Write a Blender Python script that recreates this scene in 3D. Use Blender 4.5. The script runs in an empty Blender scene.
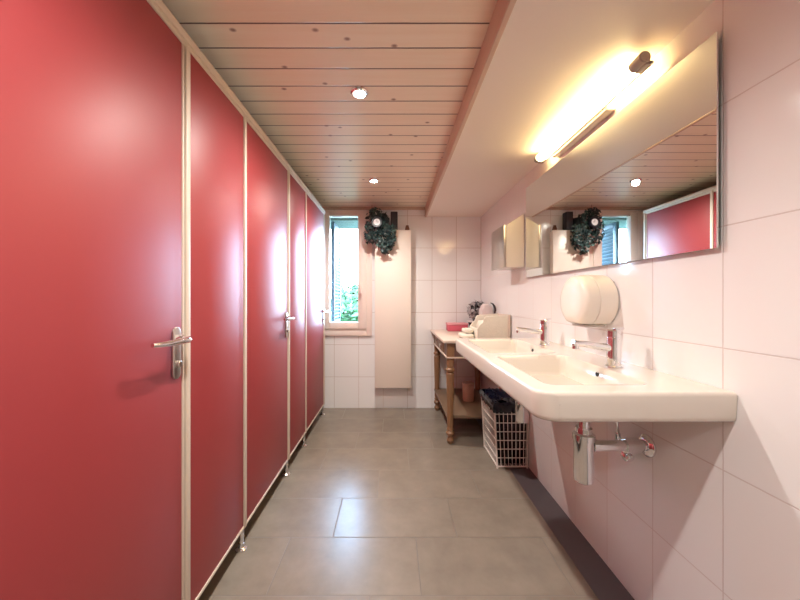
import bpy, bmesh, math, random
from mathutils import Vector, Matrix
random.seed(7)
PI = math.pi
scene = bpy.context.scene
COL = scene.collection

# ------------------------------------------------------------------ materials
def new_mat(name):
    m = bpy.data.materials.new(name); m.use_nodes = True
    nt = m.node_tree
    return m, nt, nt.nodes['Principled BSDF']

def lin(c):
    def f(v):
        v /= 255.0
        return v/12.92 if v <= .04045 else ((v+.055)/1.055)**2.4
    return (f(c[0]), f(c[1]), f(c[2]), 1)

def plain(name, rgb, rough=.5, metal=0., coat=0., emit=None, spec=.5, noise=0., nscale=8., bump=0., bscale=200.):
    m, nt, b = new_mat(name)
    c = lin(rgb)
    b.inputs['Base Color'].default_value = c
    b.inputs['Roughness'].default_value = rough
    b.inputs['Metallic'].default_value = metal
    b.inputs['Coat Weight'].default_value = coat
    b.inputs['Coat Roughness'].default_value = .05
    b.inputs['Specular IOR Level'].default_value = spec
    if emit:
        b.inputs['Emission Color'].default_value = (*emit[0], 1)
        b.inputs['Emission Strength'].default_value = emit[1]
    tc = nt.nodes.new('ShaderNodeTexCoord')
    if noise:
        n = nt.nodes.new('ShaderNodeTexNoise'); n.inputs['Scale'].default_value = nscale; n.inputs['Detail'].default_value = 5
        nt.links.new(tc.outputs['Object'], n.inputs['Vector'])
        r = nt.nodes.new('ShaderNodeMapRange')
        r.inputs['To Min'].default_value = 1-noise; r.inputs['To Max'].default_value = 1+noise
        nt.links.new(n.outputs['Fac'], r.inputs['Value'])
        mx = nt.nodes.new('ShaderNodeVectorMath'); mx.operation = 'SCALE'
        mx.inputs[0].default_value = c[:3]
        nt.links.new(r.outputs['Result'], mx.inputs['Scale'])
        nt.links.new(mx.outputs['Vector'], b.inputs['Base Color'])
    if bump:
        n = nt.nodes.new('ShaderNodeTexNoise'); n.inputs['Scale'].default_value = bscale; n.inputs['Detail'].default_value = 3
        nt.links.new(tc.outputs['Object'], n.inputs['Vector'])
        bp = nt.nodes.new('ShaderNodeBump'); bp.inputs['Strength'].default_value = bump; bp.inputs['Distance'].default_value = .002
        nt.links.new(n.outputs['Fac'], bp.inputs['Height'])
        nt.links.new(bp.outputs['Normal'], b.inputs['Normal'])
    return m

def MN(nt, op, a, b=None, c=None):
    n = nt.nodes.new('ShaderNodeMath'); n.operation = op
    for i, v in enumerate((a, b, c)):
        if v is None: continue
        if isinstance(v, (int, float)): n.inputs[i].default_value = v
        else: nt.links.new(v, n.inputs[i])
    return n.outputs[0]

def tile_mat(name, au, av, su, sv, ou, ov, base, grout, rough, gap=.0028, shift=0., var=.03, cloud=0., cscale=3., wav=.0, bump=.5, grough=.8):
    """square tile grid on world axes au/av; tile size su x sv, origin ou/ov; shift: stagger of u per row"""
    m, nt, b = new_mat(name)
    g = nt.nodes.new('ShaderNodeNewGeometry')
    s = nt.nodes.new('ShaderNodeSeparateXYZ'); nt.links.new(g.outputs['Position'], s.inputs[0])
    U, V = s.outputs[au], s.outputs[av]
    v = MN(nt, 'DIVIDE', MN(nt, 'SUBTRACT', V, ov), sv)
    row = MN(nt, 'FLOOR', v)
    u = MN(nt, 'DIVIDE', MN(nt, 'SUBTRACT', U, ou), su)
    if shift: u = MN(nt, 'SUBTRACT', u, MN(nt, 'MULTIPLY', row, shift))
    colm = MN(nt, 'FLOOR', u)
    fu = MN(nt, 'FRACT', u); fv = MN(nt, 'FRACT', v)
    du = MN(nt, 'MULTIPLY', MN(nt, 'MINIMUM', fu, MN(nt, 'SUBTRACT', 1., fu)), su)
    dv = MN(nt, 'MULTIPLY', MN(nt, 'MINIMUM', fv, MN(nt, 'SUBTRACT', 1., fv)), sv)
    d = MN(nt, 'MINIMUM', du, dv)
    mr = nt.nodes.new('ShaderNodeMapRange'); nt.links.new(d, mr.inputs['Value'])
    mr.inputs['From Min'].default_value = gap*.45; mr.inputs['From Max'].default_value = gap*.8
    fac = mr.outputs['Result']                      # 0 in the joint, 1 on the tile
    cv = nt.nodes.new('ShaderNodeCombineXYZ'); nt.links.new(colm, cv.inputs[0]); nt.links.new(row, cv.inputs[1])
    wn = nt.nodes.new('ShaderNodeTexWhiteNoise'); wn.noise_dimensions = '3D'; nt.links.new(cv.outputs[0], wn.inputs['Vector'])
    k = MN(nt, 'MULTIPLY_ADD', wn.outputs['Value'], 2*var, 1-var)
    if cloud:
        n = nt.nodes.new('ShaderNodeTexNoise'); n.inputs['Scale'].default_value = cscale; n.inputs['Detail'].default_value = 7; n.inputs['Roughness'].default_value = .62
        ad = nt.nodes.new('ShaderNodeVectorMath'); ad.operation = 'MULTIPLY_ADD'
        nt.links.new(cv.outputs[0], ad.inputs[0]); ad.inputs[1].default_value = (7.3, 3.1, 1); nt.links.new(g.outputs['Position'], ad.inputs[2])
        nt.links.new(ad.outputs[0], n.inputs['Vector'])
        k = MN(nt, 'MULTIPLY', k, MN(nt, 'MULTIPLY_ADD', n.outputs['Fac'], 2*cloud, 1-cloud))
    sc = nt.nodes.new('ShaderNodeVectorMath'); sc.operation = 'SCALE'; sc.inputs[0].default_value = lin(base)[:3]
    nt.links.new(k, sc.inputs['Scale'])
    mx = nt.nodes.new('ShaderNodeMix'); mx.data_type = 'RGBA'
    nt.links.new(fac, mx.inputs['Factor']); mx.inputs['A'].default_value = lin(grout); nt.links.new(sc.outputs['Vector'], mx.inputs['B'])
    nt.links.new(mx.outputs['Result'], b.inputs['Base Color'])
    rr = nt.nodes.new('ShaderNodeMapRange'); nt.links.new(fac, rr.inputs['Value'])
    rr.inputs['To Min'].default_value = grough; rr.inputs['To Max'].default_value = rough
    nt.links.new(rr.outputs['Result'], b.inputs['Roughness'])
    bp = nt.nodes.new('ShaderNodeBump'); bp.inputs['Strength'].default_value = bump; bp.inputs['Distance'].default_value = .0015
    h = fac
    if wav:
        n2 = nt.nodes.new('ShaderNodeTexNoise'); n2.inputs['Scale'].default_value = 9; n2.inputs['Detail'].default_value = 1
        nt.links.new(g.outputs['Position'], n2.inputs['Vector'])
        h = MN(nt, 'ADD', fac, MN(nt, 'MULTIPLY', n2.outputs['Fac'], wav))
    nt.links.new(h, bp.inputs['Height'])
    nt.links.new(bp.outputs['Normal'], b.inputs['Normal'])
    return m

def wood_mat(name, base, dark, grain=(1.2, 30, 30), rough=.4, plank=None, knots=False, kscale=3.0, amt=.35):
    """plank=(axis, width, origin): boards split along a world axis"""
    m, nt, b = new_mat(name)
    g = nt.nodes.new('ShaderNodeNewGeometry')
    tc = nt.nodes.new('ShaderNodeTexCoord')
    pos = g.outputs['Position'] if plank else tc.outputs['Object']
    s = nt.nodes.new('ShaderNodeSeparateXYZ'); nt.links.new(pos, s.inputs[0])
    seam = None; offs = None
    if plank:
        v = MN(nt, 'DIVIDE', MN(nt, 'SUBTRACT', s.outputs[plank[0]], plank[2]), plank[1])
        row = MN(nt, 'FLOOR', v); f = MN(nt, 'FRACT', v)
        d = MN(nt, 'MULTIPLY', MN(nt, 'MINIMUM', f, MN(nt, 'SUBTRACT', 1., f)), plank[1])
        mr = nt.nodes.new('ShaderNodeMapRange'); nt.links.new(d, mr.inputs['Value'])
        mr.inputs['From Min'].default_value = .0012; mr.inputs['From Max'].default_value = .0042
        seam = mr.outputs['Result']
        wn = nt.nodes.new('ShaderNodeTexWhiteNoise'); wn.noise_dimensions = '1D'; nt.links.new(row, wn.inputs['W'])
        offs = wn.outputs['Value']
    mp = nt.nodes.new('ShaderNodeVectorMath'); mp.operation = 'MULTIPLY'; mp.inputs[1].default_value = grain
    nt.links.new(pos, mp.inputs[0])
    vec = mp.outputs[0]
    if offs is not None:
        cb = nt.nodes.new('ShaderNodeCombineXYZ'); nt.links.new(MN(nt, 'MULTIPLY', offs, 37.), cb.inputs[0]); nt.links.new(MN(nt, 'MULTIPLY', offs, 91.), cb.inputs[2])
        ad = nt.nodes.new('ShaderNodeVectorMath'); nt.links.new(vec, ad.inputs[0]); nt.links.new(cb.outputs[0], ad.inputs[1]); vec = ad.outputs[0]
    n = nt.nodes.new('ShaderNodeTexNoise'); n.inputs['Scale'].default_value = 1.; n.inputs['Detail'].default_value = 4; n.inputs['Distortion'].default_value = .6
    nt.links.new(vec, n.inputs['Vector'])
    fac = MN(nt, 'MULTIPLY', n.outputs['Fac'], amt*1.6)
    if offs is not None: fac = MN(nt, 'ADD', fac, MN(nt, 'MULTIPLY', offs, amt*.55))
    mx = nt.nodes.new('ShaderNodeMix'); mx.data_type = 'RGBA'; mx.clamp_factor = True
    nt.links.new(fac, mx.inputs['Factor']); mx.inputs['A'].default_value = lin(base); mx.inputs['B'].default_value = lin(dark)
    colr = mx.outputs['Result']
    if knots:
        vo = nt.nodes.new('ShaderNodeTexVoronoi'); vo.voronoi_dimensions = '2D'; vo.inputs['Scale'].default_value = kscale; vo.inputs['Randomness'].default_value = 1.
        ms = nt.nodes.new('ShaderNodeVectorMath'); ms.operation = 'MULTIPLY'; ms.inputs[1].default_value = (1.0, 1.35, .0)
        nt.links.new(pos, ms.inputs[0]); nt.links.new(ms.outputs[0], vo.inputs['Vector'])
        kn = nt.nodes.new('ShaderNodeMapRange'); nt.links.new(vo.outputs['Distance'], kn.inputs['Value'])
        kn.inputs['From Min'].default_value = .015*kscale; kn.inputs['From Max'].default_value = .005*kscale
        mk = nt.nodes.new('ShaderNodeMix'); mk.data_type = 'RGBA'
        nt.links.new(MN(nt, 'MULTIPLY', kn.outputs['Result'], .75), mk.inputs['Factor']); nt.links.new(colr, mk.inputs['A']); mk.inputs['B'].default_value = lin((104, 62, 44))
        colr = mk.outputs['Result']
    if seam is not None:
        m2 = nt.nodes.new('ShaderNodeMix'); m2.data_type = 'RGBA'
        nt.links.new(seam, m2.inputs['Factor']); m2.inputs['A'].default_value = lin((92, 62, 50)); nt.links.new(colr, m2.inputs['B'])
        colr = m2.outputs['Result']
        bp = nt.nodes.new('ShaderNodeBump'); bp.inputs['Strength'].default_value = .7; bp.inputs['Distance'].default_value = .004
        nt.links.new(seam, bp.inputs['Height']); nt.links.new(bp.outputs['Normal'], b.inputs['Normal'])
    nt.links.new(colr, b.inputs['Base Color'])
    b.inputs['Roughness'].default_value = rough
    return m

TILE = (240, 238, 239); GROUT = (214, 204, 203)
M = {}
M['tile_r'] = tile_mat('white_tile_side', 1, 2, .2455, .34, .906-.2455*8, -.01, TILE, GROUT, .09, var=.012, wav=.12)
M['tile_b'] = tile_mat('white_tile_end', 0, 2, .2555, .337, .408-.2555*12, -.012, TILE, (190, 174, 166), .12, var=.012, wav=.12)
M['floor'] = tile_mat('floor_tile', 0, 1, .6, .306, .11-.6*6-.2*4, 1.256-.306*10, (131, 120, 108), (108, 98, 88), .27, gap=.0034, shift=1/3, var=.035, cloud=.34, cscale=6, bump=.3, grough=.6)
M['floor_strip'] = plain('floor_strip_slate', (92, 86, 90), .45, noise=.08, nscale=10)
M['wood_ceiling'] = wood_mat('ceiling_pine', (250, 243, 224), (232, 208, 178), (2.2, 34, 8), .34, plank=(1, .111, 1.124-.111*20), knots=True, kscale=3.2)
M['wood_trim'] = wood_mat('trim_pine', (214, 188, 168), (184, 148, 128), (30, 2, 30), .4)
M['plaster'] = plain('white_paint', (236, 226, 216), .45, bump=.06, bscale=120)
M['plaster_left'] = plain('pale_wall_paint', (224, 214, 206), .6)
M['red'] = plain('red_laminate', (154, 58, 62), .46, spec=.38)
M['frame'] = plain('cream_powder_coat', (212, 196, 180), .5)
M['steel'] = plain('brushed_steel', (205, 200, 195), .28, 1.)
M['chrome'] = plain('chrome', (235, 235, 238), .06, 1.)
M['dark'] = plain('dark_gap', (24, 22, 22), .6)
M['ceramic'] = plain('white_ceramic', (220, 212, 202), .10, coat=.3)
M['white_plastic'] = plain('white_plastic', (238, 230, 220), .25)
M['grey_plastic'] = plain('grey_plastic', (178, 168, 160), .3)
M['white_metal'] = plain('white_enamel', (238, 226, 216), .3)
M['mirror'] = plain('mirror_silver', (238, 242, 240), .0, 1.)
M['mirror_edge'] = plain('mirror_edge', (205, 212, 208), .2)
M['white_wire'] = plain('white_wire', (232, 224, 216), .4)
M['black_bag'] = plain('black_film', (9, 12, 28), .14, bump=.35, bscale=22)
M['table_wood'] = wood_mat('table_walnut', (150, 112, 80), (88, 60, 42), (14, 14, 1.6), .42)
M['table_dark'] = wood_mat('table_dark', (112, 84, 76), (70, 50, 46), (14, 1.6, 14), .4)
M['table_top'] = plain('table_top_paint', (214, 196, 182), .3, noise=.05)
M['shelf_wood'] = wood_mat('shelf_board', (122, 98, 78), (90, 70, 56), (20, 1.5, 20), .5)
M['pink'] = plain('pink_card', (206, 92, 110), .5)
M['pink_pale'] = plain('pale_pink', (222, 150, 156), .5)
M['cream_cloth'] = plain('cream_cloth', (226, 218, 204), .9, noise=.06, nscale=40, bump=.6, bscale=90)
M['tub'] = plain('dusty_pink_tub', (186, 138, 120), .45)
M['grey_leaf'] = plain('grey_dried_flower', (176, 168, 170), .9, noise=.25, nscale=30)
M['grey_dark'] = plain('charcoal', (60, 56, 62), .7)
M['white_bag'] = plain('white_paper_bag', (216, 202, 200), .7)
M['black'] = plain('black_plastic', (20, 20, 34), .4)
M['leaf'] = plain('ivy_leaf', (26, 50, 52), .45, noise=.35, nscale=14)
M['leaf_light'] = plain('ivy_leaf_pale', (60, 88, 84), .5, noise=.3, nscale=14)
M['pot'] = plain('dark_pot', (40, 44, 52), .5)
M['cone'] = plain('pine_cone', (122, 84, 66), .8)
M['dial'] = plain('white_dial', (232, 232, 236), .4)
M['win_frame'] = plain('window_paint', (244, 228, 220), .35)
M['reveal'] = plain('outer_reveal', (128, 142, 138), .7)
M['shutter'] = plain('shutter_paint', (40, 62, 74), .5)
M['bark'] = plain('bark', (92, 72, 56), .9, noise=.2)
M['tree_leaf'] = plain('tree_leaf', (60, 98, 58), .6, noise=.3, nscale=4)
M['lawn'] = plain('lawn_green', (44, 66, 40), .9, noise=.25, nscale=2)
M['tube'] = plain('lamp_tube', (255, 240, 210), .4, emit=((1, .74, .34), 8.))
M['spot_lens'] = plain('spot_lens', (255, 248, 236), .3, emit=((1, .88, .72), 25.))
M['string'] = plain('string', (150, 110, 90), .8)

mg, ng, bg_ = new_mat('window_glass')
ng.nodes.remove(bg_)
tr = ng.nodes.new('ShaderNodeBsdfTransparent'); tr.inputs[0].default_value = (.96, .98, .97, 1)
gl = ng.nodes.new('ShaderNodeBsdfGlossy'); gl.inputs['Roughness'].default_value = .0
fr = ng.nodes.new('ShaderNodeFresnel'); fr.inputs[0].default_value = 1.45
mxs = ng.nodes.new('ShaderNodeMixShader')
ng.links.new(fr.outputs[0], mxs.inputs[0]); ng.links.new(tr.outputs[0], mxs.inputs[1]); ng.links.new(gl.outputs[0], mxs.inputs[2])
ng.links.new(mxs.outputs[0], ng.nodes['Material Output'].inputs[0])
M['glass'] = mg

# ------------------------------------------------------------------ mesh helpers
class MB:
    def __init__(self):
        self.bm = bmesh.new()
    def box(self, x0, x1, y0, y1, z0, z1, bev=0., seg=2, mat=0, rot=None, about=None):
        t = bmesh.new()
        bmesh.ops.create_cube(t, size=1)
        for v in t.verts:
            v.co = Vector(((x0+x1)/2 + v.co.x*(x1-x0), (y0+y1)/2 + v.co.y*(y1-y0), (z0+z1)/2 + v.co.z*(z1-z0)))
        if bev:
            bmesh.ops.bevel(t, geom=t.edges[:], offset=bev, segments=seg, affect='EDGES', profile=.5)
        if rot is not None:
            c = Vector(about) if about is not None else Vector(((x0+x1)/2, (y0+y1)/2, (z0+z1)/2))
            for v in t.verts: v.co = c + rot @ (v.co - c)
        self._merge(t, mat)
    def _merge(self, t, mat=0, smooth=True):
        me = bpy.data.meshes.new('tmp')
        for f in t.faces: f.material_index = mat
        t.to_mesh(me); t.free()
        self.bm.from_mesh(me); bpy.data.meshes.remove(me)
    def cyl(self, a, b, r, r2=None, n=20, mat=0, cap=True):
        a, b = Vector(a), Vector(b); r2 = r if r2 is None else r2
        d = b-a; q = d.to_track_quat('Z', 'Y').to_matrix()
        t = bmesh.new()
        bmesh.ops.create_cone(t, cap_ends=cap, segments=n, radius1=r, radius2=r2, depth=d.length)
        for v in t.verts: v.co = (a+b)/2 + q @ v.co
        self._merge(t, mat)
    def lathe(self, prof, origin=(0, 0, 0), axis=(0, 0, 1), n=24, mat=0):
        """prof: (radius, height) pairs along axis"""
        q = Vector(axis).to_track_quat('Z', 'Y').to_matrix(); o = Vector(origin)
        t = bmesh.new(); rings = []
        for r, h in prof:
            if r < 1e-6: rings.append([t.verts.new(o + q @ Vector((0, 0, h)))])
            else: rings.append([t.verts.new(o + q @ Vector((r*math.cos(2*PI*k/n), r*math.sin(2*PI*k/n), h))) for k in range(n)])
        for A, B in zip(rings, rings[1:]):
            if len(A) == 1 and len(B) == 1: continue
            for k in range(n):
                k2 = (k+1) % n
                if len(A) == 1: t.faces.new((A[0], B[k2], B[k]))
                elif len(B) == 1: t.faces.new((A[k], A[k2], B[0]))
                else: t.faces.new((A[k], A[k2], B[k2], B[k]))
        if len(rings[0]) > 1: t.faces.new(rings[0][::-1])
        if len(rings[-1]) > 1: t.faces.new(rings[-1])
        bmesh.ops.recalc_face_normals(t, faces=t.faces[:])
        self._merge(t, mat)
    def tube(self, pts, r, n=10, mat=0, closed=False):
        pts = [Vector(p) for p in pts]; N = len(pts)
        rs = r if isinstance(r, (list, tuple)) else [r]*N
        t = bmesh.new(); rings = []; up = None
        for i, p in enumerate(pts):
            if closed: d = pts[(i+1) % N]-pts[i-1]
            else: d = pts[min(i+1, N-1)]-pts[max(i-1, 0)]
            d.normalize()
            if up is None:
                up = Vector((0, 0, 1)) if abs(d.z) < .9 else Vector((1, 0, 0))
            sx = d.cross(up).normalized(); up = sx.cross(d).normalized()
            rings.append([t.verts.new(p + rs[i]*(math.cos(2*PI*k/n)*sx + math.sin(2*PI*k/n)*up)) for k in range(n)])
        rng = range(N) if closed else range(N-1)
        for i in rng:
            A, B = rings[i], rings[(i+1) % N]
            for k in range(n): t.faces.new((A[k], A[(k+1) % n], B[(k+1) % n], B[k]))
        if not closed:
            t.faces.new(rings[0][::-1]); t.faces.new(rings[-1])
        bmesh.ops.recalc_face_normals(t, faces=t.faces[:])
        self._merge(t, mat)
    def prism(self, poly, axis, a, b, bev=0., mat=0, seg=3):
        """extrude a 2D polygon (in the two other axes, in xyz order) along axis from a to b"""
        t = bmesh.new()
        def P(p, h):
            l = list(p); l.insert(axis, h); return Vector(l)
        A = [t.verts.new(P(p, a)) for p in poly]; B = [t.verts.new(P(p, b)) for p in poly]
        t.faces.new(A); t.faces.new(B[::-1]); n = len(poly)
        for k in range(n): t.faces.new((A[k], B[k], B[(k+1) % n], A[(k+1) % n]))
        bmesh.ops.recalc_face_normals(t, faces=t.faces[:])
        if bev:
            es = [e for e in t.edges if e.calc_face_angle(0) > .35]
            bmesh.ops.bevel(t, geom=es, offset=bev, segments=seg, affect='EDGES', profile=.5)
        self._merge(t, mat)
    def build(self, name, mats, parent=None, smooth=True, sharp=.6):
        me = bpy.data.meshes.new(name)
        bmesh.ops.recalc_face_normals(self.bm, faces=self.bm.faces[:])
        for f in self.bm.faces: f.smooth = smooth
        if smooth:
            for e in self.bm.edges:
                if e.calc_face_angle(0) > sharp: e.smooth = False
        self.bm.to_mesh(me); self.bm.free()
        for m in (mats if isinstance(mats, (list, tuple)) else [mats]): me.materials.append(m)
        o = bpy.data.objects.new(name, me); COL.objects.link(o)
        if parent is not None:
            o.parent = parent
            o.matrix_parent_inverse = Matrix.Identity(4)
            # geometry is written in world coordinates: bring it into the frame of the thing
            off = world_loc(parent)
            me.transform(Matrix.Translation(-off))
        return o

def world_loc(o):
    v = Vector((0, 0, 0))
    while o is not None:
        v += o.location; o = o.parent
    return v

def tag(o, label=None, cat=None, group=None, kind=None):
    if label: o['label'] = label
    if cat: o['category'] = cat
    if group: o['group'] = group
    if kind: o['kind'] = kind
    return o

def thing(name, label, cat, loc, group=None):
    o = bpy.data.objects.new(name, None); COL.objects.link(o)
    o.location = loc; o.empty_display_size = .05
    o['label'] = label; o['category'] = cat; o['kind'] = 'thing'
    if group: o['group'] = group
    return o

def recentre(o, loc):
    """a one-mesh thing: put its origin at loc, keeping the geometry where it is"""
    o.data.transform(Matrix.Translation(-Vector(loc))); o.location = loc
    return o

def kids(o): return [c for c in COL.objects if c.parent == o]
def copy_tree(o, parent=None):
    c = o.copy(); COL.objects.link(c)
    if parent is not None: c.parent = parent
    for ch in kids(o): copy_tree(ch, c)
    return c

def struct(name, mb, mats, label=None, cat=None, smooth=False):
    o = mb.build(name, mats, smooth=smooth)
    o['kind'] = 'structure'
    if label: o['label'] = label
    if cat: o['category'] = cat
    return o

# ------------------------------------------------------------------ the room
WR = .92; YB = 3.40; YF = -1.70; XL = -2.05; ZC = 2.10; ZS = 2.0; XS = .335
b = MB(); b.box(XL-.1, WR+.1, YF-.1, YB+.02, -.10, 0)
struct('floor', b, M['floor'], 'grey stone-look tiled floor running along the red cubicles', 'floor')
b = MB(); b.box(.785, WR, YF, YB, 0, .0015)
struct('floor_border', b, M['floor_strip'], 'dark slate floor strip along the foot of the white tiled wall under the basins', 'floor strip')
b = MB(); b.box(XL-.1, XS, YF-.1, YB+.02, ZC, ZC+.08)
struct('ceiling', b, M['wood_ceiling'], 'pinkish pine board ceiling with knots and recessed spotlights', 'ceiling')
b = MB(); b.box(XS+.018, WR+.1, YF-.1, YB+.02, ZS, ZC+.08)
struct('ceiling_soffit', b, M['plaster'], 'white painted lowered ceiling strip above the mirror', 'ceiling')
b = MB(); b.box(XS-.002, XS+.018, YF, YB, ZS-.004, ZC, .003)
struct('trim_1', b, M['wood_trim'], 'brown wooden fascia board between the pine ceiling and the white lowered strip', 'trim')
b = MB(); b.box(XL, XS-.002, YB-.022, YB, ZC-.03, ZC, .004)
struct('trim_2', b, M['wood_trim'], 'thin wooden cover strip where the pine ceiling meets the end wall', 'trim')
b = MB(); b.box(WR, WR+.1, YF-.1, YB+.02, 0, ZC)
struct('wall_right', b, M['tile_r'], 'glossy white tiled wall carrying the basins and the mirror', 'wall')
b = MB(); b.box(XL-.1, XL, YF-.1, YB+.02, 0, ZC)
struct('wall_left', b, M['plaster_left'], 'pale painted wall behind the red cubicles', 'wall')
b = MB(); b.box(XL-.1, WR+.1, YF-.1, YF, 0, ZC)
struct('wall_front', b, M['plaster_left'], 'pale painted wall opposite the window', 'wall')
# end wall with the window opening and its deep outer reveal
WX0, WX1, WZ0, WZ1 = -.78, -.235, .775, 2.05
OX0, OX1, OZ0, OZ1 = -.645, -.30, .83, 2.0
b = MB()
b.box(XL-.1, WX0, YB, YB+.1, 0, ZC); b.box(WX1, WR+.1, YB, YB+.1, 0, ZC)
b.box(WX0, WX1, YB, YB+.1, 0, WZ0); b.box(WX0, WX1, YB, YB+.1, WZ1, ZC)
o = struct('wall_back', b, M['tile_b'], 'white tiled end wall with the window and the tall panel', 'wall')
b = MB()
b.box(XL-.1, WX0, YB+.1, YB+.16, -.3, ZC+.2); b.box(WX1, WR+.1, YB+.1, YB+.16, -.3, ZC+.2)
b.box(WX0, WX1, YB+.1, YB+.18, -.3, WZ0); b.box(WX0, WX1, YB+.1, YB+.16, WZ1, ZC+.2)
struct('wall_outside', b, M['reveal'], 'outer face of the end wall around the window', 'wall')
b = MB()
for k in range(5):
    y0 = YB+.17+k*.092
    b.box(-1.4, .9, y0, y0+.085, OZ1+.002, OZ1+.03, .004)
b.box(-1.4, .9, YB+.16, YB+.64, OZ1+.03, OZ1+.06)
struct('roof_eave', b, M['reveal'], 'boarded eave seen through the top of the window', 'eave')
sh = thing('window_shutter', 'blue-grey shutter standing open outside the window pane', 'shutter', (OX0, YB+.16, 1.42))
b = MB()
ring(b, YB+.165, YB+.60, .84, 1.99, .05, .05, .06, .06, OX0-.035, OX0, .003) if False else None
b.box(OX0-.035, OX0, YB+.165, YB+.215, .84, 1.99, .003); b.box(OX0-.035, OX0, YB+.55, YB+.60, .84, 1.99, .003)
b.box(OX0-.035, OX0, YB+.215, YB+.55, .84, .90, .003); b.box(OX0-.035, OX0, YB+.215, YB+.55, 1.93, 1.99, .003)
b.build('shutter_frame', M['shutter'], sh)
b = MB()
for k in range(26):
    z = .905+k*.0395
    b.box(OX0-.030, OX0-.006, YB+.214, YB+.551, z, z+.036, .001, rot=Matrix.Rotation(.5, 3, 'Y'))
b.build('slats', M['shutter'], sh)

# window
w = MB()
def ring(mb, x0, x1, z0, z1, wl, wr, wb, wt, y0, y1, bev):
    mb.box(x0, x0+wl, y0, y1, z0, z1, bev); mb.box(x1-wr, x1, y0, y1, z0, z1, bev)
    mb.box(x0+wl, x1-wr, y0, y1, z0, z0+wb, bev); mb.box(x0+wl, x1-wr, y0, y1, z1-wt, z1, bev)
win = bpy.data.objects.new('window_1', None); COL.objects.link(win); win.location = (-.5, YB, WZ0)
tag(win, 'pale framed window in the end wall beside the last red cubicle', 'window', kind='structure')
ring(w, WX0-.03, -.218, .757, 2.062, .075, .058, .075, .03, YB-.022, YB+.055, .004)
w.build('window_frame', M['win_frame'], win)
w = MB(); ring(w, -.735, -.275, .83, 2.035, .075, .088, .07, .035, YB-.038, YB+.03, .006)
sash = w.build('window_sash', M['win_frame'], win)
w = MB(); w.box(-.665, -.36, YB+.004, YB+.010, .895, 2.003); w.build('window_pane', M['glass'], sash)
w = MB()
w.box(-.338, -.318, YB-.047, YB-.038, 1.235, 1.315, .003)
w.cyl((-.328, YB-.045, 1.295), (-.328, YB-.085, 1.295), .008)
w.box(-.338, -.318, YB-.092, YB-.078, 1.195, 1.305, .005)
w.build('window_handle', M['white_metal'], sash)

# outside: lawn and a shrub seen through the glass
b = MB(); b.box(-14, 14, YB+.16, 30, -.4, -.3)
o = struct('ground', b, M['lawn'], 'green lawn outside the window', 'lawn')
def leaf_cloud(n, sampler, size, mats, name, parent, hang=0.):
    bm = bmesh.new()
    for i in range(n):
        p, nrm = sampler()
        s = size*random.uniform(.6, 1.25)
        up = Vector((random.gauss(0, .6), random.gauss(0, .6), random.gauss(.2, .6)-hang)).normalized()
        nn = (nrm + Vector((random.gauss(0, .5), random.gauss(0, .5), random.gauss(0, .5)))).normalized()
        sx = up.cross(nn)
        if sx.length < .05: continue
        sx.normalize(); uy = nn.cross(sx).normalized()
        shp = [(0, 0), (.42, .12), (.55, -.1), (.38, .5), (0, 1.0), (-.38, .5), (-.55, -.1), (-.42, .12)]
        c = bm.verts.new(p + uy*.35*s + nn*.10*s)
        vs = [bm.verts.new(p + sx*a*s + uy*b_*s) for a, b_ in shp]
        mi = 0 if random.random() < .72 else 1
        for k in range(8):
            f = bm.faces.new((c, vs[k], vs[(k+1) % 8])); f.material_index = mi; f.smooth = False
    me = bpy.data.meshes.new(name); bm.to_mesh(me); bm.free()
    for m in mats: me.materials.append(m)
    o = bpy.data.objects.new(name, me); COL.objects.link(o); o.parent = parent
    me.transform(Matrix.Translation(-world_loc(parent)))
    return o
def shrub(x, y, z0, h, r, label):
    t = thing('garden_shrub', label, 'shrub', (x, y, z0))
    t['group'] = 'shrubs outside the window'
    def smp():
        while True:
            d = Vector((random.uniform(-1, 1), random.uniform(-1, 1), random.uniform(-1, 1)))
            if .15 < d.length < 1: break
        d2 = d.normalized()*(d.length**.4)
        return Vector((x+d2.x*r, y+d2.y*r, z0+.3*h+.42*h+d2.z*.42*h*.7)), d2
    leaf_cloud(900, smp, .13, [M['tree_leaf'], M['lawn']], 'foliage', t)
    m = MB(); m.tube([(x, y, z0), (x+.03, y, z0+.3*h), (x-.02, y+.02, z0+.7*h)], [.06, .045, .02]); m.build('trunk', M['bark'], t)
shrub(-1.0, 8.2, -.3, 1.75, .55, 'green leafy shrub outside the window, low behind the right half of the pane')
shrub(-3.9, 9.6, -.3, 2.6, 1.2, 'broad green shrub farther out in the garden beyond the window')

# ------------------------------------------------------------------ cubicle partition and doors
FX = -.6785                      # face of the cubicles
TH = .03
ZB, ZT = .107, 1.972
posts = [-.62, .03, .44, 1.07, 1.487, 2.115, 2.527, 3.20]
part = thing('cubicle_partition', 'long row of red toilet cubicles with cream posts, steel door levers and small feet', 'toilet cubicles', (FX-.02, 1.3, 0))
for i, y in enumerate(posts):
    if i == 0: continue
    m = MB(); m.box(FX-.036, FX+.006, y-.0115, y+.0115, ZB-.005, 2.0, .003)
    p = m.build('post', M['frame'], part)
    m = MB()
    m.cyl((FX-.016, y, .0), (FX-.016, y, ZB), .011, n=14)
    m.lathe([(0, 0), (.024, 0), (.024, .006), (.015, .014), (.013, .03), (.011, .03)], (FX-.016, y, 0), n=18)
    m.build('foot', M['chrome'], p)
m = MB(); m.box(FX-.040, FX+.010, .03, 3.214, 1.985, 2.013, .004); m.box(FX-.036, FX+.004, .03, 3.214, 1.970, 1.986, .002)
m.build('top_rail', M['frame'], part)
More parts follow.
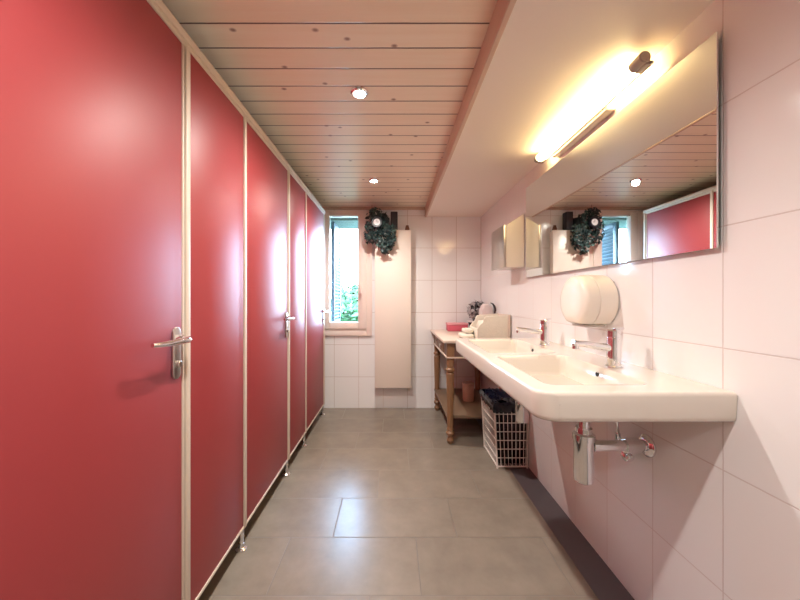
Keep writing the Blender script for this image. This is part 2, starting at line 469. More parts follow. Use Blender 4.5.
for a, c in ((0.03, .44), (1.07, 1.487), (2.115, 2.527)):
    m = MB(); m.box(FX-TH, FX, a+.013, c-.013, ZB+.008, ZT, .0015)
    pn = m.build('panel', M['red'], part)
    m = MB(); m.box(FX-TH-.003, FX+.003, a+.012, c-.012, ZB-.004, ZB+.009, .002)
    m.build('bottom_rail', M['frame'], pn)
m = MB(); m.box(XL, FX-.036, 3.184, 3.214, ZB, 2.0, .002); m.build('end_panel', M['red'], part)

def make_door(y0, y1):
    """hinged at y0, handle near y1"""
    m = MB(); m.box(FX-TH, FX, y0+.014, y1-.026, ZB+.008, ZT-.003, .0015); d = m.build('door', M['red'], part)
    m = MB(); m.box(FX-TH-.001, FX+.003, y1-.026, y1-.0175, ZB, ZT-.003, .002)
    m.box(FX-TH-.002, FX+.003, y0+.0135, y1-.026, ZB-.004, ZB+.009, .002)
    m.build('edge_trim', M['frame'], d)
    yh, zh = y1-.058, 1.022
    prof = []
    w_, zlo, zhi = .019, .898, 1.060
    for k in range(13):
        a = PI*k/12; prof.append((yh+w_*math.cos(a), zhi-w_+w_*math.sin(a)))
    for k in range(13):
        a = PI+PI*k/12; prof.append((yh+w_*math.cos(a), zlo+w_+w_*math.sin(a)))
    m = MB(); m.prism(prof, 0, FX, FX+.008, .0025); m.build('handle_plate', M['steel'], d)
    m = MB()
    m.cyl((FX+.006, yh, zh), (FX+.022, yh, zh), .014, n=18)
    pts = [(FX+.015, yh, zh), (FX+.035, yh, zh), (FX+.046, yh-.005, zh), (FX+.051, yh-.018, zh), (FX+.051, yh-.05, zh), (FX+.050, yh-.10, zh), (FX+.046, yh-.135, zh+.001), (FX+.042, yh-.152, zh+.002)]
    m.tube(pts, [.0095, .0095, .0098, .010, .0095, .0085, .0075, .006], 14)
    m.build('lever', M['chrome'], d)
    m = MB(); m.lathe([(.0115, 0), (.0115, .009), (.009, .011), (0, .011)], (FX+.007, yh, .944), (1, 0, 0), 18); m.box(FX+.017, FX+.0187, yh-.0015, yh+.0015, .936, .952, mat=1)
    m.build('lock', [M['steel'], M['dark']], d)
for y0, y1 in ((.44, 1.07), (1.487, 2.115), (2.527, 3.20)): make_door(y0, y1)

# ------------------------------------------------------------------ double washbasin
BX0, BX1, BY0, BY1 = .388, WR-.002, .866, 2.065
ZR, ZU = .897, .815
def rr_sdf(x, y, x0, x1, y0, y1, r):
    cx, cy = (x0+x1)/2, (y0+y1)/2
    qx = abs(x-cx)-(x1-x0)/2+r; qy = abs(y-cy)-(y1-y0)/2+r
    return math.hypot(max(qx, 0), max(qy, 0)) + min(max(qx, qy), 0) - r
def sst(t): t = max(0, min(1, t)); return t*t*(3-2*t)
bowls = [(.455, .752, .955, 1.425), (.455, .752, 1.505, 1.975)]
def top_z(x, y):
    z = ZR
    for k in bowls:
        d = rr_sdf(x, y, *k, .03)
        if d < .004:
            f = sst((.003-d)/.022)
            cy = (k[2]+k[3])/2
            z = ZR - f*(.092+.014*(x-k[0])/.3) 
    # soft outer rim
    db = min(x-xfront(y), y-BY0, BY1-y)
    e = .010
    if db < e: z -= e-math.sqrt(max(0, e*e-(e-max(db, 0))**2))
    return z
RC = .055
def xfront(y):
    d = min(y-BY0, BY1-y)
    if d < RC: return BX0 + RC - math.sqrt(max(0, RC*RC-(RC-d)**2))
    return BX0
ys = []
n = 10
for k in range(n): ys.append(BY0 + RC*(1-math.cos(PI/2*k/n)))
N = 150
for k in range(N+1): ys.append(BY0+RC + (BY1-BY0-2*RC)*k/N)
for k in range(n-1, -1, -1): ys.append(BY1 - RC*(1-math.cos(PI/2*k/n)))
us = [0, .002, .005, .009, .014] + [.02+(.98)*k/66 for k in range(67)]
bm = bmesh.new(); grid = []
for y in ys:
    xf = xfront(y); rowv = []
    for u in us:
        x = xf+(BX1-xf)*u
        rowv.append(bm.verts.new((x, y, top_z(x, y))))
    grid.append(rowv)
for i in range(len(ys)-1):
    for j in range(len(us)-1):
        bm.faces.new((grid[i][j], grid[i+1][j], grid[i+1][j+1], grid[i][j+1]))
# side skirt, tapering inward, then the underside with the swell of the bowls
def under_z(x, y):
    d = rr_sdf(x, y, .47, .80, .93, 2.0, .08)
    return ZU - .034*sst((.06-d)/.10)
skirt_loop = [grid[i][0] for i in range(len(ys))] + grid[-1][1:] + [grid[i][-1] for i in range(len(ys)-2, -1, -1)] + list(reversed(grid[0][1:-1]))
low = []
for dz, ins in ((.03, .001), (.066, .003), (.076, .005), (.082, .012)):
    ring_ = []
    for v in skirt_loop:
        x, y = v.co.x, v.co.y
        cx = BX1; 
        yy = y + (ins if y < BY0+.3 and y-BY0 < RC+.001 else (-ins if BY1-y < RC+.001 else 0))*(1 if x < BX1 else 1)
        xx = min(BX1, x + (ins if x < BX1-.03 and xfront(y)+.001 >= x else 0))
        ring_.append(bm.verts.new((xx, yy, ZR-dz)))
    low.append(ring_)
loops = [skirt_loop]+low
L = len(skirt_loop)
for A, B in zip(loops, loops[1:]):
    for k in range(L):
        try: bm.faces.new((A[k], A[(k+1) % L], B[(k+1) % L], B[k]))
        except ValueError: pass
bm.faces.new(low[-1])
b = MB(); b.bm.free(); b.bm = bm
basin = thing('washbasin', 'long white ceramic double washbasin mounted on the tiled wall below the mirror', 'washbasin', (.65, 1.465, ZU))
body = b.build('basin_body', M['ceramic'], basin, sharp=1.2)
# the swelling underside
bm = bmesh.new(); g2 = []
for i in range(41):
    y = .90+(2.03-.90)*i/40; r_ = []
    for j in range(17):
        x = .43+(WR-.004-.43)*j/16
        r_.append(bm.verts.new((x, y, under_z(x, y)+.004)))
    g2.append(r_)
for i in range(40):
    for j in range(16): bm.faces.new((g2[i][j], g2[i][j+1], g2[i+1][j+1], g2[i+1][j]))
b = MB(); b.bm.free(); b.bm = bm
b.build('basin_underside', M['ceramic'], basin, sharp=1.2)
for k in bowls:
    cy = (k[2]+k[3])/2
    m = MB(); zz = top_z(.64, cy)
    m.lathe([(0, .004), (.020, .004), (.022, .003), (.030, .003), (.033, 0), (.033, -.01)][::-1], (.64, cy, zz)); m.build('drain', M['chrome'], basin)
    m = MB(); m.lathe([(0, 0), (.007, 0), (.009, .001), (.009, -.006)][::-1], (.7475, cy, .872), Vector((-1, 0, .45)).normalized(), 16)
    m.build('overflow_hole', M['dark'], basin)

# ------------------------------------------------------------------ taps
def make_tap(y, label):
    x = .812
    t = thing('basin_tap', label, 'tap', (x, y, ZR), 'chrome basin taps')
    m = MB(); m.lathe([(0, 0), (.027, 0), (.027, .004), (.0235, .007), (.0235, .105), (.022, .110), (0, .110)], (x, y, ZR), n=28); m.build('tap_body', M['chrome'], t)
    m = MB()
    m.tube([(x-.015, y, ZR+.070), (x-.07, y, ZR+.077), (x-.115, y, ZR+.084), (x-.150, y, ZR+.087)], [.0145, .0125, .0115, .0115], 16)
    m.cyl((x-.140, y, ZR+.084), (x-.142, y, ZR+.066), .0115, .0105)
    m.build('spout', M['chrome'], t)
    m = MB(); m.lathe([(0, .111), (.0235, .111), (.0235, .132), (.020, .137), (0, .138)], (x, y, ZR), n=28)
    m.box(x+.0, x+.036, y-.0075, y+.0075, ZR+.133, ZR+.142, .003, rot=Matrix.Rotation(-.12, 3, 'Y'), about=(x, y, ZR+.137))
    m.build('lever', M['chrome'], t)
    return t
make_tap(1.195, 'chrome single-lever tap in front of the round white roll dispenser, at the nearer basin bowl')
make_tap(1.74, 'chrome single-lever tap at the farther basin bowl, next to the box on the table')

# ------------------------------------------------------------------ bottle traps
def make_trap(y, label):
    x = .69
    t = thing('bottle_trap', label, 'drain trap', (x, y, .476), 'chrome bottle traps under the basin')
    m = MB(); m.lathe([(0, .488), (.027, .488), (.032, .492), (.033, .50), (.033, .638), (.037, .640), (.037, .660), (.030, .665), (0, .665)], (x, y, 0), n=28); m.build('bottle', M['chrome'], t)
    m = MB(); m.cyl((x, y, .66), (x, y, .7845), .020); m.cyl((x, y, .665), (x, y, .682), .028, n=10); m.build('tailpiece', M['chrome'], t)
    m = MB(); m.cyl((x+.03, y, .617), (WR, y, .617), .0195); m.cyl((.835, y, .617), (.885, y, .617), .027, n=12); m.cyl((x+.030, y, .617), (x+.045, y, .617), .023, n=12); m.build('outlet_pipe', M['chrome'], t)
    m = MB(); m.lathe([(.0, 0), (.040, 0), (.039, .006), (.030, .014), (.021, .018)], (WR, y, .617), (-1, 0, 0), 26); m.build('wall_rosette', M['chrome'], t)
    return t
make_trap(1.175, 'chrome bottle trap under the nearer bowl, fully in view below the basin edge')
make_trap(1.74, 'chrome bottle trap under the farther bowl, in front of the wire basket')
def make_valve(y, label):
    t = thing('angle_valve', label, 'valve', (WR, y, .60), 'chrome angle valves under the basin')
    z = .582
    m = MB(); m.lathe([(0, 0), (.025, 0), (.024, .005), (.013, .010), (.012, .05), (.014, .05), (.014, .075), (0, .076)], (WR, y, z), (-1, 0, 0), 20)
    m.cyl((WR-.058, y, z), (WR-.058, y, z+.05), .010); m.build('valve_body', M['chrome'], t)
    m = MB(); m.lathe([(.008, .0), (.008, .018), (.016, .02), (.018, .03), (.018, .044), (.014, .050), (0, .051)], (WR-.052, y-.006, z-.004), Vector((.12, -.8, -.45)).normalized(), 10); m.build('valve_knob', M['chrome'], t)
    m = MB(); m.tube([(WR-.058, y, z+.05), (WR-.060, y+.005, z+.10), (WR-.068, y+.01, z+.190)], .005, 8); m.build('supply_hose', M['chrome'], t)
    return t
make_valve(1.245, 'chrome angle valve with a ribbed knob on the tiles just behind the nearer trap pipe')

# ------------------------------------------------------------------ mirror
t = thing('wall_mirror', 'large frameless rectangular mirror on the tiled wall above the basins', 'mirror', (WR-.01, 1.55, 1.29))
MY0, MY1, MZ0, MZ1 = .905, 2.205, 1.290, 1.892
m = MB(); m.box(WR-.014, WR-.0005, MY0+.05, MY1-.05, MZ0+.05, MZ1-.05); m.build('mount_plate', M['mirror_edge'], t, smooth=False)
m = MB(); m.box(WR-.019, WR-.014, MY0, MY1, MZ0, MZ1); m.build('mirror_glass', M['mirror'], t, smooth=False)

# ------------------------------------------------------------------ lamp above the mirror
t = thing('wall_lamp', 'glowing warm tube lamp with chrome rail mounted above the mirror', 'lamp', (WR, 1.45, 1.95))
LX, LZ = .848, 1.962
m = MB(); m.box(.878, WR, 1.34, 1.80, 1.926, 1.966, .004); m.build('mount_base', M['white_metal'], t)
m = MB(); m.box(LX+.020, LX+.030, 1.09, 1.91, LZ-.024, LZ-.014, .002); m.build('chrome_rail', M['chrome'], t)
m = MB(); m.cyl((LX, 1.145, LZ), (LX, 1.88, LZ), .020, n=24); m.build('tube', M['tube'], t)
for a, c in ((1.09, 1.145), (1.88, 1.91)):
    m = MB(); m.lathe([(0, 0), (.017, 0), (.0205, .004), (.0205, c-a-.001), (0, c-a-.001)], (LX, a, LZ), (0, 1, 0), 24); m.box(LX+.004, LX+.030, a+.004, c, LZ-.024, LZ-.010, .003); m.build('end_cap', M['grey_plastic'], t)
for y in (1.36, 1.78):
    m = MB(); m.box(LX+.026, .892, y-.008, y+.008, LZ-.026, LZ-.018, .001); m.build('bracket', M['chrome'], t)

# ------------------------------------------------------------------ dispensers
t = thing('roll_dispenser', 'rounded white plastic roll dispenser on the wall between the two basin taps', 'paper dispenser', (WR, 1.43, 1.03))
cy, cz, R = 1.43, 1.138, .112
def dring(r):
    pts = []
    for k in range(48):
        a = 2*PI*k/48
        y = r*math.cos(a); z = r*math.sin(a)
        z = max(z, -r*.90)
        pts.append((y*1.02, z))
    return pts
def loft(mb, rings, mat=0):
    t_ = bmesh.new(); R_ = []
    for x, r in rings: R_.append([t_.verts.new((x, cy+p[0], cz+p[1])) for p in dring(r)])
    for A, B in zip(R_, R_[1:]):
        for k in range(48): t_.faces.new((A[k], A[(k+1) % 48], B[(k+1) % 48], B[k]))
    t_.faces.new(R_[0]); t_.faces.new(R_[-1])
    bmesh.ops.recalc_face_normals(t_, faces=t_.faces[:])
    mb._merge(t_, mat)
m = MB(); loft(m, [(WR-.006, R), (WR-.077, R+.001), (WR-.079, R-.003)]); m.build('housing', M['white_plastic'], t, sharp=.9)
m = MB(); loft(m, [(WR-.080, R), (WR-.118, R-.003), (WR-.128, R-.007), (WR-.135, R-.016), (WR-.140, R-.04), (WR-.142, R-.08)]); m.build('cover', M['white_plastic'], t, sharp=.9)
m = MB(); m.box(WR-.006, WR-.0005, cy-.08, cy+.08, cz-.08, cz+.08); m.build('mount_plate', M['grey_plastic'], t)
m = MB(); m.box(WR-.105, WR-.02, cy-.05, cy+.05, cz-.112, cz-.102, .002); m.build('tear_edge', M['grey_plastic'], t)

t = thing('towel_dispenser', 'white wall dispenser with sloping top and grey front, beyond the far end of the mirror', 'paper dispenser', (WR, 2.40, 1.365))
m = MB(); m.prism([(.785, 1.365), (WR-.004, 1.365), (WR-.004, 1.742), (.785, 1.655)], 1, 2.262, 2.535, .006); m.build('housing', M['white_plastic'], t)
m = MB(); m.box(WR-.004, WR-.0005, 2.30, 2.50, 1.40, 1.65); m.build('mount_plate', M['grey_plastic'], t)
m = MB(); m.box(.768, .786, 2.258, 2.539, 1.362, 1.66, .004); m.build('front_cover', M['steel'], t)

# ------------------------------------------------------------------ ceiling spotlights
def make_spot(y, label):
    x = -.155
    t = thing('ceiling_spotlight', label, 'ceiling light', (x, y, ZC), 'recessed ceiling spotlights')
    m = MB(); m.lathe([(.026, -.003), (.028, -.010), (.034, -.011), (.041, -.006), (.043, 0)], (x, y, ZC), n=28)
    # remove caps of the open ring
    m.build('trim_ring', M['chrome'], t)
    m = MB(); m.lathe([(0, -.0125), (.018, -.0125), (.026, -.0108), (.026, -.0095)], (x, y, ZC), n=24); m.build('lens', M['spot_lens'], t)
    li = bpy.data.lights.new('spot_bulb', 'SPOT'); li.energy = SPOT_W; li.color = (1, .945, .87); li.spot_size = 2.85; li.spot_blend = 1.; li.shadow_soft_size = .025
    lo = bpy.data.objects.new('spot_bulb', li); COL.objects.link(lo); lo.parent = t; lo.location = (0, 0, -.02)
    return t
SPOT_W = 24.
make_spot(1.50, 'lit recessed spotlight in the pine ceiling, the nearer of the two in view')
make_spot(2.62, 'lit recessed spotlight in the pine ceiling, the farther one near the window end')
for y in (.38, -.74):  # unseen spots continuing the row behind the camera, added to light the room
    o = make_spot(y, 'unseen recessed spotlight added for more light, in the pine ceiling behind the photographer')

# ------------------------------------------------------------------ wire basket with black bag
bx = thing('wire_basket', 'white wire laundry basket standing on the floor under the far end of the basin', 'basket', (.80, 2.36, 0))
def bpt(u, v, h):      # u along x (0..1), v along y (0..1), h 0..1
    fl = .022*h
    x0, x1, y0, y1 = .705-fl, .906+.006*h, 2.195-fl*.4, 2.508+fl*.2
    return Vector((x0+(x1-x0)*u, y0+(y1-y0)*v, .012+.415*h))
m = MB()
for h in [k/7 for k in range(8)]:
    m.tube([bpt(0, 0, h), bpt(1, 0, h), bpt(1, 1, h), bpt(0, 1, h)], .0032, 6, closed=True)
for k in range(9):
    for v in (0, 1): m.tube([bpt(k/8, v, 0), bpt(k/8, v, 1)], .0025, 6)
for k in range(13):
    for u in (0, 1): m.tube([bpt(u, k/12, 0), bpt(u, k/12, 1)], .0025, 6)
for k in range(7): m.tube([bpt(k/6, 0, 0), bpt(k/6, 1, 0)], .0025, 6)
m.build('wire_grid', M['white_wire'], bx)
m = MB(); m.tube([bpt(0, 0, 1), bpt(1, 0, 1), bpt(1, 1, 1), bpt(0, 1, 1)], .0055, 8, closed=True); m.tube([bpt(0, 0, 0), bpt(1, 0, 0), bpt(1, 1, 0), bpt(0, 1, 0)], .006, 8, closed=True)
for u in (0, 1):
    for v in (0, 1): m.tube([bpt(u, v, 0), bpt(u, v, 1)], .005, 8); m.cyl(bpt(u, v, 0)-Vector((0, 0, .012)), bpt(u, v, 0), .006)
m.build('rim', M['white_wire'], bx)
# bag: lines the inside, folds over the rim
def bag_ring(ins, h, jit, out=0.):
    P = []
    n = 22
    cor = [(0, 0), (1, 0), (1, 1), (0, 1)]
    for s in range(4):
        a, c = cor[s], cor[(s+1) % 4]
        for k in range(n):
            f = k/n; u = a[0]+(c[0]-a[0])*f; v = a[1]+(c[1]-a[1])*f
            p = bpt(u, v, h)
            ctr = bpt(.5, .5, h)
            d = ctr-p; d.z = 0
            dx = 1 if abs(d.x) > 0 else 0
            sx = (1-2*(u)) ; sy = (1-2*v)
            px = p + Vector((ins*(1 if u < .001 else -1 if u > .999 else 0), ins*(1 if v < .001 else -1 if v > .999 else 0), 0))
            P.append(px + Vector((random.uniform(-jit, jit), random.uniform(-jit, jit), random.uniform(-jit, jit))))
    return P
bm = bmesh.new()
rings = [bag_ring(.012, .04, .002), bag_ring(.010, .3, .003), bag_ring(.010, .6, .003), bag_ring(.009, .85, .003), bag_ring(.008, 1.03, .002), bag_ring(-.004, 1.05, .004), bag_ring(-.013, 1.02, .003), bag_ring(-.015, .97, .003), bag_ring(-.014, .90, .006)]
RV = [[bm.verts.new(p) for p in r] for r in rings]
for A, B in zip(RV, RV[1:]):
    for k in range(len(A)): bm.faces.new((A[k], A[(k+1) % len(A)], B[(k+1) % len(A)], B[k]))
bm.faces.new(RV[0])
# crumpled mouth of the bag, half closed
mouth = []
for q, (ins, h) in enumerate(((.03, 1.07), (.06, 1.08), (.085, 1.04))):
    mouth.append([bm.verts.new(p) for p in bag_ring(ins, h, .008)])
prev = RV[4]
for r in mouth:
    for k in range(len(r)): bm.faces.new((prev[k], prev[(k+1) % len(r)], r[(k+1) % len(r)], r[k]))
    prev = r
bm.faces.new(prev)
b = MB(); b.bm.free(); b.bm = bm
bag = b.build('bin_bag', M['black_bag'], sharp=1.3)
recentre(bag, (.80, 2.38, .03))
tag(bag, 'shiny black plastic bag lining the white wire basket and folded over its rim', 'bin bag', kind='thing')

# ------------------------------------------------------------------ old side table
TX0, TX1, TY0, TY1, TZ = .388, WR-.012, 2.505, 3.385, .822
tb = thing('side_table', 'old wooden side table with turned legs, drawer and pale top in the corner', 'table', (.65, 2.97, 0))
m = MB(); m.box(TX0, TX1, TY0, TY1, TZ-.022, TZ, .005); m.build('tabletop', M['table_top'], tb)
m = MB()
m.box(.425, .443, 2.54, 2.70, .685, .80, .002); m.box(.425, .443, 3.24, 3.36, .685, .80, .002)
m.box(.425, .443, 2.70, 3.24, .787, .80, .002)
m.box(.443, TX1-.02, 2.540, 2.560, .685, .80, .002); m.box(.443, TX1-.02, 3.342, 3.36, .685, .80, .002); m.box(TX1-.04, TX1-.02, 2.56, 3.342, .685, .80, .002)
m.build('apron', M['table_dark'], tb)
m = MB(); m.box(.415, TX1-.015, 2.530, 2.539, .678, .690, .002); m.box(.415, .425, 2.530, 3.37, .678, .690, .002); m.build('apron_moulding', M['table_top'], tb)
m = MB(); m.box(.421, .60, 2.705, 3.235, .694, .784, .004); dr = m.build('drawer', M['table_wood'], tb)
for y in (2.84, 3.10):
    m = MB()
    m.lathe([(.013, 0), (.012, .004), (.006, .006), (.006, .014), (0, .016)], (.421, y, .748), (-1, 0, 0), 14)
    m.tube([(.408, y+.020*math.sin(2*PI*k/14), .732+.020*math.cos(2*PI*k/14)) for k in range(14)], .0028, 6, closed=True)
    m.build('ring_pull', M['steel'], dr)
leg_prof = [(0, 0), (.014, 0), (.018, .012), (.022, .03), (.014, .05), (.013, .06), (.024, .075), (.026, .09), (.016, .105), (.022, .115), (.017, .13), (.019, .15)]
leg_top = [(.019, .27), (.022, .40), (.0245, .52), (.0245, .555), (.019, .565), (.027, .575), (.027, .59), (.020, .60), (.023, .64), (.028, .668), (.030, .672), (0, .672)]
for x in (.452, .868):
    for y in (2.568, 3.335):
        m = MB(); m.lathe([(r*1.3 if 0 < h < .665 else r, h) for r, h in leg_prof+leg_top], (x, y, 0), n=22)
        m.box(x-.029, x+.029, y-.029, y+.029, .665, .80, .003); m.build('leg', M['table_wood'], tb)
m = MB(); m.box(.425, .895, 2.575, 3.36, .196, .216, .003); m.build('lower_shelf', M['shelf_wood'], tb)

# things on the table
m = MB(); m.box(.545, .74, 3.20, 3.33, TZ, TZ+.060, .005)
pb = thing('storage_box', 'pink box on the far corner of the side table', 'box', (.64, 3.26, TZ))
m.build('box_body', M['pink'], pb)
m = MB(); m.box(.541, .744, 3.196, 3.334, TZ+.061, TZ+.078, .004); m.build('lid', M['pink_pale'], pb)

cb = thing('towel_crate', 'cream crate with a curved upper edge standing on the side table', 'box', (.79, 2.68, TZ))
m = MB()
outl = [(.655, TZ), (WR-.016, TZ), (WR-.016, TZ+.195), (.895, TZ+.195), (.72, TZ+.183), (.705, TZ+.165), (.70, TZ+.14), (.68, TZ+.125), (.655, TZ+.09)]
m.prism(outl, 1, 2.520, 2.535, .004); m.prism(outl, 1, 2.765, 2.780, .004)
m.box(.655, .669, 2.534, 2.766, TZ, TZ+.09, .002)
m.box(.669, WR-.03, 2.534, 2.766, TZ, TZ+.012)
m.build('crate_body', M['cream_cloth'], cb)
m = MB(); m.box(WR-.030, WR-.010, 2.514, 2.786, TZ, TZ+.198, .003); m.build('end_board', M['table_top'], cb)
m = MB()
# white folded towels: soft rolls lying in and beside the crate
def towel(x, y, z, w_, d_, h_, label):
    bm = bmesh.new()
    bmesh.ops.create_cube(bm, size=1)
    bmesh.ops.subdivide_edges(bm, edges=bm.edges[:], cuts=5, use_grid_fill=True)
    for v in bm.verts:
        p = v.co*2
        k = (abs(p.x)**4+abs(p.y)**4+abs(p.z)**4)**.25
        p = p/max(k, .01)*max(abs(p.x), abs(p.y), abs(p.z))
        wob = .10*math.sin(7*p.x+3*p.y+x*40)+.08*math.sin(9*p.y+y*20)
        zz = p.z*h_/2*(1+wob)
        v.co = Vector((x+p.x*w_/2*(1+.04*math.sin(11*p.z+y*9)), y+p.y*d_/2, z+h_/2+max(zz, -h_/2)))
    q = MB(); q.bm.free(); q.bm = bm
    o = q.build('hand_towel', M['cream_cloth'], sharp=2)
    recentre(o, (x, y, z)); tag(o, label, 'towel', 'cream towels beside the crate', 'thing')
    return o
towel(.598, 2.66, TZ, .105, .20, .042, 'cream folded towel lying flat on the table top, lower one beside the crate')
towel(.612, 2.68, TZ+.043, .075, .15, .036, 'cream folded towel on top of another, leaning at the low side of the crate')
towel(.78, 2.65, TZ+.014, .17, .20, .13, 'thick cream towel stuffed inside the crate on the table')

fp = thing('dried_flower_pot', 'grey dried flower bunch in a pale pot behind the pink box on the table', 'dried flowers', (.825, 3.23, TZ))
m = MB(); m.lathe([(0, 0), (.045, 0), (.06, .03), (.075, .085), (.080, .09), (.074, .094), (.05, .07), (0, .06)], (.825, 3.23, TZ)); m.build('pot', M['grey_dark'], fp)
m = MB(); m.lathe([(.075, .088), (.090, .090), (.090, .098), (.070, .100)], (.825, 3.23, TZ)); m.build('pot_rim', M['white_bag'], fp)
def smp():
    d = Vector((random.gauss(0, 1), random.gauss(0, 1), random.gauss(0, 1))).normalized()
    r = random.random()**.4
    return Vector((.82+d.x*.085*r, 3.23+d.y*.07*r, TZ+.205+d.z*.11*r)), d
leaf_cloud(150, smp, .042, [M['grey_leaf'], M['grey_dark']], 'flower_heads', fp)
m = MB()
for k in range(7):
    a = 2*PI*k/7
    m.tube([(.825+.02*math.cos(a), 3.23+.02*math.sin(a), TZ+.065), (.825+.05*math.cos(a), 3.23+.04*math.sin(a), TZ+.20)], .003, 6)
m.build('stems', M['grey_dark'], fp)

gb = thing('paper_bag', 'pale paper bag with a dark curved handle standing behind the cream crate', 'bag', (.855, 2.97, TZ))
m = MB(); m.prism([(.79, TZ), (.90, TZ), (.905, TZ+.16), (.89, TZ+.24), (.86, TZ+.275), (.82, TZ+.27), (.797, TZ+.22)], 1, 2.90, 3.02, .012); m.build('bag_body', M['white_bag'], gb)
m = MB(); m.tube([(.868, 2.895, TZ+.285), (.888, 2.893, TZ+.275), (.902, 2.892, TZ+.25), (.908, 2.892, TZ+.22), (.905, 2.893, TZ+.19)], [.004, .007, .010, .010, .006], 10); m.build('bag_handle', M['grey_dark'], gb)

tub = thing('plastic_tub', 'dusty pink tub standing on the lower shelf of the side table', 'tub', (.685, 2.96, .216))
m = MB(); m.lathe([(0, .001), (.045, .001), (.05, .01), (.052, .135), (.048, .14), (0, .14)], (.685, 2.96, .216)); m.build('tub_body', M['tub'], tub)
m = MB(); m.lathe([(0, .141), (.055, .141), (.055, .160), (.05, .164), (0, .164)], (.685, 2.96, .216)); m.build('lid', M['tub'], tub)

# ------------------------------------------------------------------ tall white panel on the end wall and what stands on it
pr = thing('panel_radiator', 'tall flat white panel radiator mounted on the tiled end wall beside the window', 'radiator', (0, YB, .24))
m = MB(); m.box(-.184, .184, 3.285, 3.325, .240, 1.838, .004); m.build('front_panel', M['white_metal'], pr)
m = MB(); m.box(-.178, .178, 3.326, 3.372, .250, 1.830, .004); m.build('convector', M['white_metal'], pr)
for z in (.32, 1.72):
    for x in (-.12, .12):
        m = MB(); m.box(x-.02, x+.02, 3.37, YB-.001, z, z+.05, .003); m.build('wall_mount', M['white_metal'], pr)
m = MB(); m.box(.135, .19, 3.325, 3.36, .225, .252, .003); m.cyl((.165, 3.34, .225), (.165, 3.34, .20), .01); m.build('valve', M['white_metal'], pr)

sp = thing('speaker', 'small upright black box speaker standing on the tall white panel', 'speaker', (.012, 3.32, 1.839))
m = MB(); m.box(-.024, .047, 3.29, 3.37, 1.839, 2.026, .006); m.build('speaker_case', M['black'], sp)
m = MB(); m.box(-.018, .041, 3.286, 3.291, 1.847, 2.018, .002); m.build('grille', M['grey_dark'], sp)
m = MB()
for k in range(7):
    h = k*.0075; r0 = .024*(1-.085*k)*(.8 if k == 0 else 1)
    for q in range(9):
        a = 2*PI*(q+.5*(k % 2))/9
        r = r0*1.15; c = Vector((.146+r*.75*math.cos(a), 3.33+r*.75*math.sin(a), 1.846+h))
        m.lathe([(0, -.004), (r*.33, 0), (0, .006)], c, (math.cos(a), math.sin(a), .6), 5)
m.cyl((.146, 3.33, 1.838), (.146, 3.33, 1.893), .013, .004)
o = m.build('pine_cone', M['cone']); recentre(o, (.146, 3.33, 1.838)); tag(o, 'small brown pine cone lying on top of the tall white panel', 'pine cone', kind='thing')

iv = thing('potted_ivy', 'dark green trailing ivy hanging beside the window over the corner of the tall white panel', 'plant', (-.12, 3.29, 1.84))
m = MB(); m.lathe([(0, 0), (.045, 0), (.062, .11), (.066, .112), (.066, .125), (.058, .125), (.05, .09), (0, .085)], (-.10, 3.335, 1.839), n=24); m.build('pot', M['pot'], iv)
def smp():
    while True:
        u = random.uniform(-1, 1); v = random.random()
        # silhouette: wide upper body, leaning tail to the right at the bottom
        z = 2.04-.45*v
        if v < .10: c, wd = -.175, .085*(.5+v/.10*.5)
        elif v < .35: c, wd = -.160, .095
        elif v < .75: c, wd = -.125, .145
        else: c, wd = -.075, .085*(1-v)/.25+.015
        if random.random() < wd/.15: break
    yd = random.uniform(-1, 1)
    y = 3.222+yd*.042
    return Vector((c+u*wd, y, z)), Vector((u*.4, -1 if yd < .3 else .5, .25))
leaf_cloud(760, smp, .028, [M['leaf'], M['leaf_light']], 'foliage', iv, hang=.7)
m = MB()
for k in range(14):
    x0 = -.10; dx = random.uniform(-.13, .09); L_ = random.uniform(.18, .40)
    pts = [(x0+dx*.2, 3.33, 1.955), (x0+dx*.5, 3.27, 1.99), (x0+dx*.9, 3.23, 1.95), (x0+dx, 3.225, 1.95-L_*.5), (x0+dx+random.uniform(-.02, .03), 3.23, 1.97-L_)]
    m.tube(pts, .0022, 5)
m.build('vines', M['leaf'], iv)
m = MB(); m.tube([(-.215, 3.30, ZC-.002), (-.213, 3.30, 2.02)], .0018, 6)
m.tube([(-.213, 3.30, 2.02), (-.17, 3.30, 1.98), (-.12, 3.31, 1.965)], .0018, 6)
m.build('hanging_string', M['string'], iv)

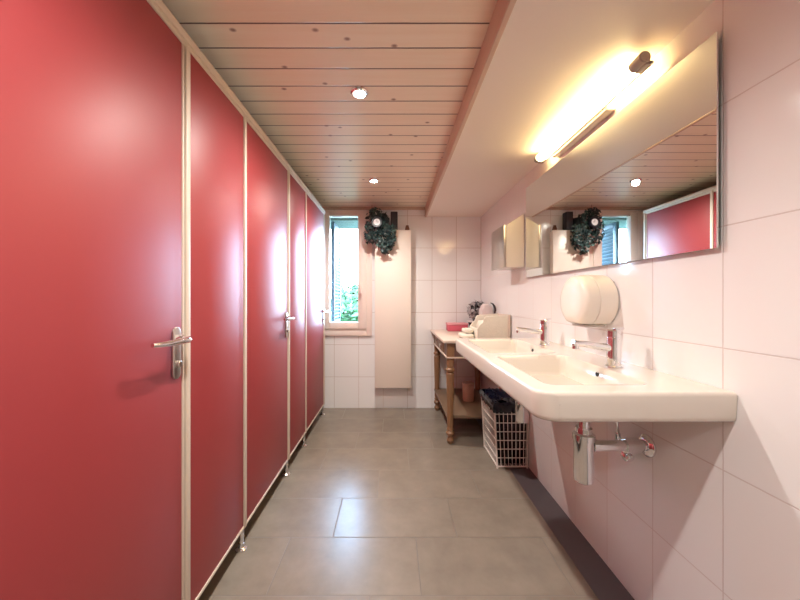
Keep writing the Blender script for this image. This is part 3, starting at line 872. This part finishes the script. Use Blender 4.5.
ck = thing('round_clock', 'small round clock with white dial and dark rim nestled in the ivy', 'clock', (-.157, 3.15, 1.885))
m = MB(); m.lathe([(0, 0), (.050, 0), (.056, -.008), (.056, -.030), (.050, -.037), (.034, -.035), (.033, -.026), (0, -.026)], (-.157, 3.185, 1.888), (0, 1, 0), 32); m.build('case', M['black'], ck)
m = MB(); m.lathe([(0, -.030), (.0325, -.030), (.0325, -.026), (0, -.026)], (-.157, 3.185, 1.888), (0, 1, 0), 32); dl = m.build('dial', M['dial'], ck)
m = MB(); m.box(-.1585, -.1555, 3.1535, 3.1548, 1.886, 1.910); m.box(-.159, -.139, 3.1535, 3.1548, 1.8865, 1.8895); m.build('hands', M['black'], dl)
m = MB(); m.cyl((-.157, 3.184, 1.888), (-.12, 3.30, 1.93), .004); m.build('stake', M['black'], ck)

# ------------------------------------------------------------------ daylight
wd = bpy.data.worlds.new('sky'); scene.world = wd; wd.use_nodes = True
nt = wd.node_tree; bgn = nt.nodes['Background']
tc = nt.nodes.new('ShaderNodeTexCoord'); sp_ = nt.nodes.new('ShaderNodeSeparateXYZ'); nt.links.new(tc.outputs['Generated'], sp_.inputs[0])
cr = nt.nodes.new('ShaderNodeValToRGB'); nt.links.new(sp_.outputs[2], cr.inputs[0])
cr.color_ramp.elements[0].position = 0.; cr.color_ramp.elements[0].color = (.50, .73, 1, 1)
cr.color_ramp.elements[1].position = .8; cr.color_ramp.elements[1].color = (.38, .62, 1, 1)
nt.links.new(cr.outputs[0], bgn.inputs[0]); bgn.inputs[1].default_value = 15.
po = bpy.data.lights.new('window_portal', 'AREA'); po.shape = 'RECTANGLE'; po.size = .54; po.size_y = 1.27; po.cycles.is_portal = True
pob = bpy.data.objects.new('window_portal', po); COL.objects.link(pob); pob.location = ((WX0+WX1)/2, YB+.10, (WZ0+WZ1)/2); pob.rotation_euler = (-PI/2, 0, 0)

# ------------------------------------------------------------------ camera and view
cam = bpy.data.cameras.new('camera'); co = bpy.data.objects.new('camera', cam); COL.objects.link(co)
co.location = (0, 0, 1.15); co.rotation_euler = (PI/2, 0, 0)
cam.sensor_width = 36; cam.lens = 325/800*36; cam.shift_x = 7/800; cam.shift_y = -2/800
cam.clip_start = .02
scene.camera = co
vs = scene.view_settings
vs.view_transform = 'Standard'; vs.look = 'None'; vs.gamma = 1; vs.use_curve_mapping = False
vs.exposure = 1.82
cy_ = scene.cycles
cy_.max_bounces = 10; cy_.diffuse_bounces = 5; cy_.glossy_bounces = 5; cy_.transparent_max_bounces = 8
cy_.caustics_reflective = False; cy_.caustics_refractive = False
cy_.sample_clamp_indirect = 4.
cy_.use_denoising = True
